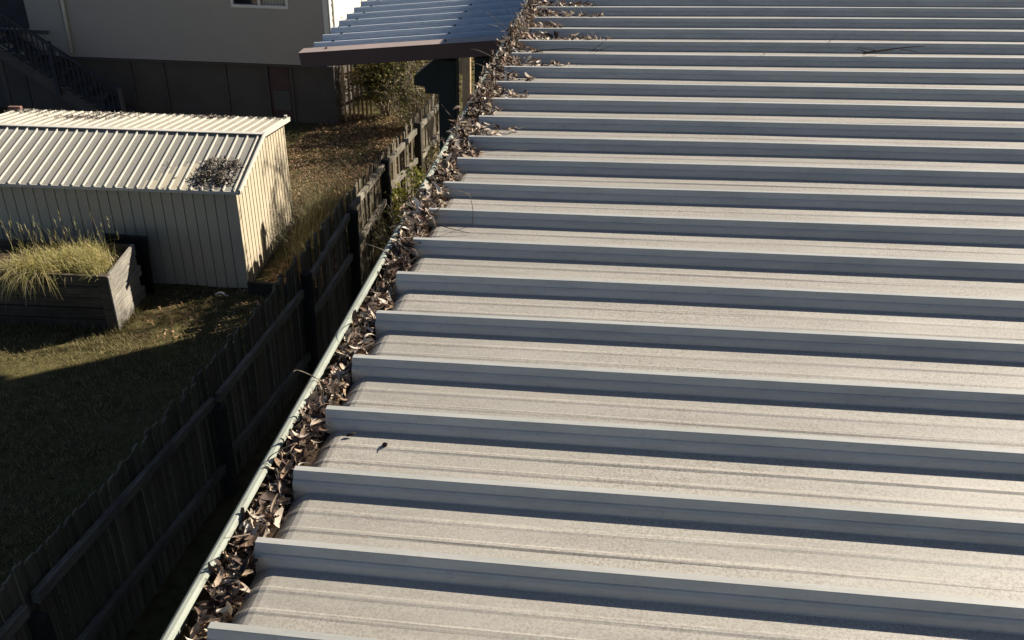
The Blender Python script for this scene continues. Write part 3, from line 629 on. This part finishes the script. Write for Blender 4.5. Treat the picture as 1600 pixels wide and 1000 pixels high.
m = MB(); m.bar((SX(-7.97), -.47, nose(-7.97) + .92), (SX(-5.0), -.47, nose(-5.0) + .92), .07, .06); m.build('handrail', HDARK, st)
m = MB(); m.bar((SX(-7.97), -.47, nose(-7.97) + .08), (SX(-5.0), -.47, nose(-5.0) + .08), .04, .04); m.build('bottom_rail', HDARK, st)
for i in range(24):
    x = -7.85 + i * .12
    m = MB(); m.box(SX(x) - .016, SX(x) + .016, -.485, -.455, nose(x) + .10, nose(x) + .88); m.build('baluster', HDARK, st)
for x in (-7.95, -6.5, -4.98):
    m = MB(); m.box(SX(x) - .045, SX(x) + .045, -.53, -.441, -.3 if x > -5.5 else nose(x) - .3, nose(x) + 1.0); m.build('newel_post', HBAT if x > -5.5 else HDARK, st)
m = MB(); m.box(SX(-9.3), SX(-7.95), -.50, .40, 2.10, 2.17); m.build('landing', TREAD, st)
m = MB(); m.box(SX(-7.85), SX(-7.76), -.5, -.42, -.5, nose(-7.8) - .385); m.build('support_post', HBAT, st)

# slat screen beside the neighbouring house
scn = tag(empty('slat_screen', HM @ Vector((.15, .35, 0)), R_(5 + 62)), 'screen of pale upright timber slats beside the neighbouring house', 'screen')
for i in range(7):
    m = MB(); hgt = 1.75 + random.uniform(-.1, .1); m.box(-.028, .028, -.010, .010, -.3, hgt); o = m.build('slat', PALE, scn); o.location = (i * .17, 0, 0); o.rotation_euler = (0, random.uniform(-.02, .02), R_(-55))
for z in (.35, 1.1):
    m = MB(); m.box(-.05, 1.1, .05, .085, z, z + .07); m.build('rail', PALE, scn)

# ------------------------------------------------------------------ awning roof past the gutter
CS = R_(7.1)
cn = tag(empty('awning_roof', (-1.968, 5.826, 5.80)), 'blue grey ribbed awning roof with brown fascia beyond the gutter', 'awning')
cst = [0.0, 0.01, 0.022, 0.034, 0.05, 0.6, 1.2, 1.8, 2.20]
cp = 0.2211
cm = sheet_mesh(3, cst, 'roof_sheet', [CANR, CANR], cp, 9, 0.0)
nsh = 8
for i in range(nsh): inst('roof_sheet', cm, cn, (0, .280 + (i * 3 + 2) * cp, 0), (0, -CS, 0))
c_, s_ = math.cos(CS), math.sin(CS)
def cloc(x, y, z): return (x * c_ - z * s_, y, x * s_ + z * c_)
def cbox(x0, x1, y0, y1, z0, z1):
    m = MB(); m.box(x0, x1, y0, y1, z0, z1); m.v = [cloc(*p) for p in m.v]; return m
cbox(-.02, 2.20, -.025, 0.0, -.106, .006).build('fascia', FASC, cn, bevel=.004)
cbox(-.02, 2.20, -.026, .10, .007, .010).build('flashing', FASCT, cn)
cbox(-.018, .0, .002, 5.9, -.10, -.045).build('side_fascia', FASC, cn)
for i in range(-1, 24):
    yy = .280 + i * cp + .010 * cp / P if i >= 0 else .05
    for xx in ((.16, 1.10, 2.0) if i < 8 else (.17,)):
        m = MB(); m.tube([(0, 0, 0), (0, 0, .008)], .011, .009, 6); o = m.build('screw', SCREW, cn); o.location = cloc(xx + (.02 if i < 0 else 0), yy, .011 if i < 0 else .001); o.rotation_euler = (0, -CS, 0)
cbox(1.02, 2.18, .22, .28, -.16, -.055).build('beam', GREEN, cn)
def apost(px, py, lab):
    o = tag(empty('awning_post', (px, py, gz(py))), lab, 'post', 'posts under the awning'); h = 5.80 - .06 + (px + 1.968) * math.tan(CS) - gz(py) - .12
    m = MB(); m.box(-.07, .07, -.07, .07, -.1, h); m.build('shaft', GREEN, o, bevel=.006)
    if px < -.7:
        k = h + .02; m = MB(); m.prism([(-.072, k), (-.265, k - .17), (-.265, k - .24), (-.18, k - .245), (-.18, k - .30), (-.072, k - .30)], -.06, .06); m.build('bracket', GREEN, o)
apost(-.885, 6.10, 'dark green post with a side bracket under the awning'); apost(-.600, 6.12, 'plain dark green post under the awning, right of the bracketed one')
pt = tag(empty('timber_post', (-2.60, 15.6, gz(15.6))), 'pale sunlit timber post seen between the awning posts', 'post')
h = 2.95 - gz(15.6)
m = MB(); m.box(-.07, .07, -.06, .06, -.2, h); m.build('shaft', PALE, pt, bevel=.005)
m = MB(); m.prism([(-.072, h - .06), (-.21, h - .33), (-.21, h - .38), (-.072, h - .40)], -.05, .05); m.build('bracket', PALE, pt)

# ------------------------------------------------------------------ shrubs and vine
def shrub(name, base, rad, hgt, nleaf, label, mat, size=(.03, .06), stems=26, group=None):
    o = tag(empty(name, base), label, 'shrub', group); m = MB(); tips = []
    for i in range(stems):
        a = random.uniform(0, 6.28); r = rad * random.uniform(.3, 1); e = Vector((r * math.cos(a), r * math.sin(a), hgt * random.uniform(.45, 1.0))); q = curvy((random.gauss(0, .08), random.gauss(0, .08), -.1), e, .18, 7); m.tube(q, .014, .004, 4)
        for k in range(5):
            s0 = q[random.randrange(2, 6)]; e2 = s0 + Vector((random.gauss(0, .3 * min(1, rad + .1)), random.gauss(0, .3 * min(1, rad + .1)), random.gauss(.12, .2 * min(1, rad + .2)))); q2 = curvy(s0, e2, .25, 5); m.tube(q2, .006, .002, 3); tips += q2[1:]
        tips += q[3:]
    m.build('stems', STEM, o, smooth=True)
    V = []; F = []
    for i in range(nleaf):
        c = random.choice(tips); p = c + Vector((random.gauss(0, .07), random.gauss(0, .07), random.gauss(0, .06)))
        s = random.uniform(*size); n1 = Vector((random.gauss(0, 1), random.gauss(0, 1), random.gauss(0, .6))).normalized(); n2 = n1.orthogonal().normalized() * .32; n3 = n1.cross(n2) * .15
        oo = len(V); V += [tuple(p), tuple(p + (n1 * .5 + n2 + n3) * s), tuple(p + n1 * s), tuple(p + (n1 * .5 - n2 + n3) * s)]; F.append((oo, oo + 1, oo + 2, oo + 3))
    inst('foliage', quickmesh('foliage', V, F, mat, False), o); return o
shrub('tangled_shrub', (-6.2, 23.0, gz(23.0)), 1.1, 2.6, 11000, 'tall leafy tangled shrub behind the slat screen', SHRUB, (.06, .12), 40)
shrub('tangled_shrub', (-5.0, 22.2, gz(22.2)), 1.25, 2.9, 13000, 'broad leafy shrub filling the gap under the brown fascia', SHRUB, (.06, .12), 44)
shrub('tangled_shrub', (-4.45, 20.3, gz(20.3)), 1.0, 2.5, 3600, 'twiggy half bare shrub overhanging the far end of the fence', SHRUB, (.04, .08), 70)
shrub('tangled_shrub', (-5.4, 26.0, gz(26.0)), 2.0, 3.4, 9000, 'tallest shrub at the back, right of the neighbouring house', SHRUB, (.07, .13), 40)
vine = shrub('fence_vine', (-3.42, 13.80, gz(13.80)), .22, 1.75, 900, 'bright yellow green vine climbing the sunlit fence panel', VINE, (.06, .10), 8)
shrub('fence_vine', (-3.38, 12.8, gz(12.8)), .35, 1.2, 500, 'sparse shaded creeper on the fence below the gutter', SHRUB, (.05, .08), 12)
shrub('fence_vine', (-3.35, 16.3, gz(16.3)), .5, 1.5, 900, 'leafy creeper on the last sunlit fence panel', SHRUB, (.05, .08), 14)

shrub('shade_shrub', (-.85, 15.1, gz(15.1)), .75, 5.6, 14000, 'unseen dense shrub added for shade at the far corner below the gutter', SHRUB, (.06, .11), 40)  # hidden from view; added and sized to shade the middle fence bay
shrub('fence_creeper', (-2.9, 12.3, gz(12.3)), .5, 1.5, 260, 'wispy bare creeper in front of the shaded fence below the gutter', SHRUB, (.04, .07), 22)
shrub('shade_shrub', (-.6, 22.8, gz(22.8)), 1.5, 5.2, 5200, 'unseen tall shrub added for shade far beyond the end of the metal roof', SHRUB, (.08, .14), 40)  # hidden behind the roof; added to shade the leafy ground past the shed
# gum tree past the far end of the roof: its crown dapples the shed end
gt = tag(empty('gum_tree', (-.1, 20.2, gz(20.2))), 'slender gum tree standing past the far end of the metal roof', 'tree')
m = MB(); tips = []; H0 = 3.7 - gz(20.2)
trunk = [(0, 0, -.3), (.05, .02, 1.5), (-.04, .05, 2.8), (.02, 0, H0)]; m.tube(trunk, .13, .08, 8)
for i in range(12):
    a = i * 2.4; e = Vector((1.25 * math.cos(a) * random.uniform(.5, 1), 1.25 * math.sin(a) * random.uniform(.5, 1), H0 + random.uniform(.2, 2.3))); q = curvy((0, 0, H0 - random.uniform(0, .8)), e, .15, 7); m.tube(q, .045, .012, 5); tips += q[3:]
    for k in range(4):
        q2 = curvy(q[random.randrange(3, 7)], e + Vector((random.gauss(0, .4), random.gauss(0, .4), random.gauss(.1, .3))), .2, 5); m.tube(q2, .012, .004, 4); tips += q2[2:]
m.build('trunk', STEM, gt, smooth=True)
V = []; F = []
for i in range(3800):
    c = random.choice(tips); p = c + Vector((random.gauss(0, .13), random.gauss(0, .13), random.gauss(-.05, .12))); d = Vector((random.gauss(0, .5), random.gauss(0, .5), -1)).normalized(); sd_ = d.orthogonal().normalized(); sd_.rotate(Matrix.Rotation(random.uniform(0, 6.28), 3, d)); L = random.uniform(.09, .16); o = len(V)
    V += [tuple(p), tuple(p + d * L * .4 + sd_ * .011), tuple(p + d * L), tuple(p + d * L * .4 - sd_ * .011)]; F.append((o, o + 1, o + 2, o + 3))
inst('crown', quickmesh('crown', V, F, SHRUB, False), gt)
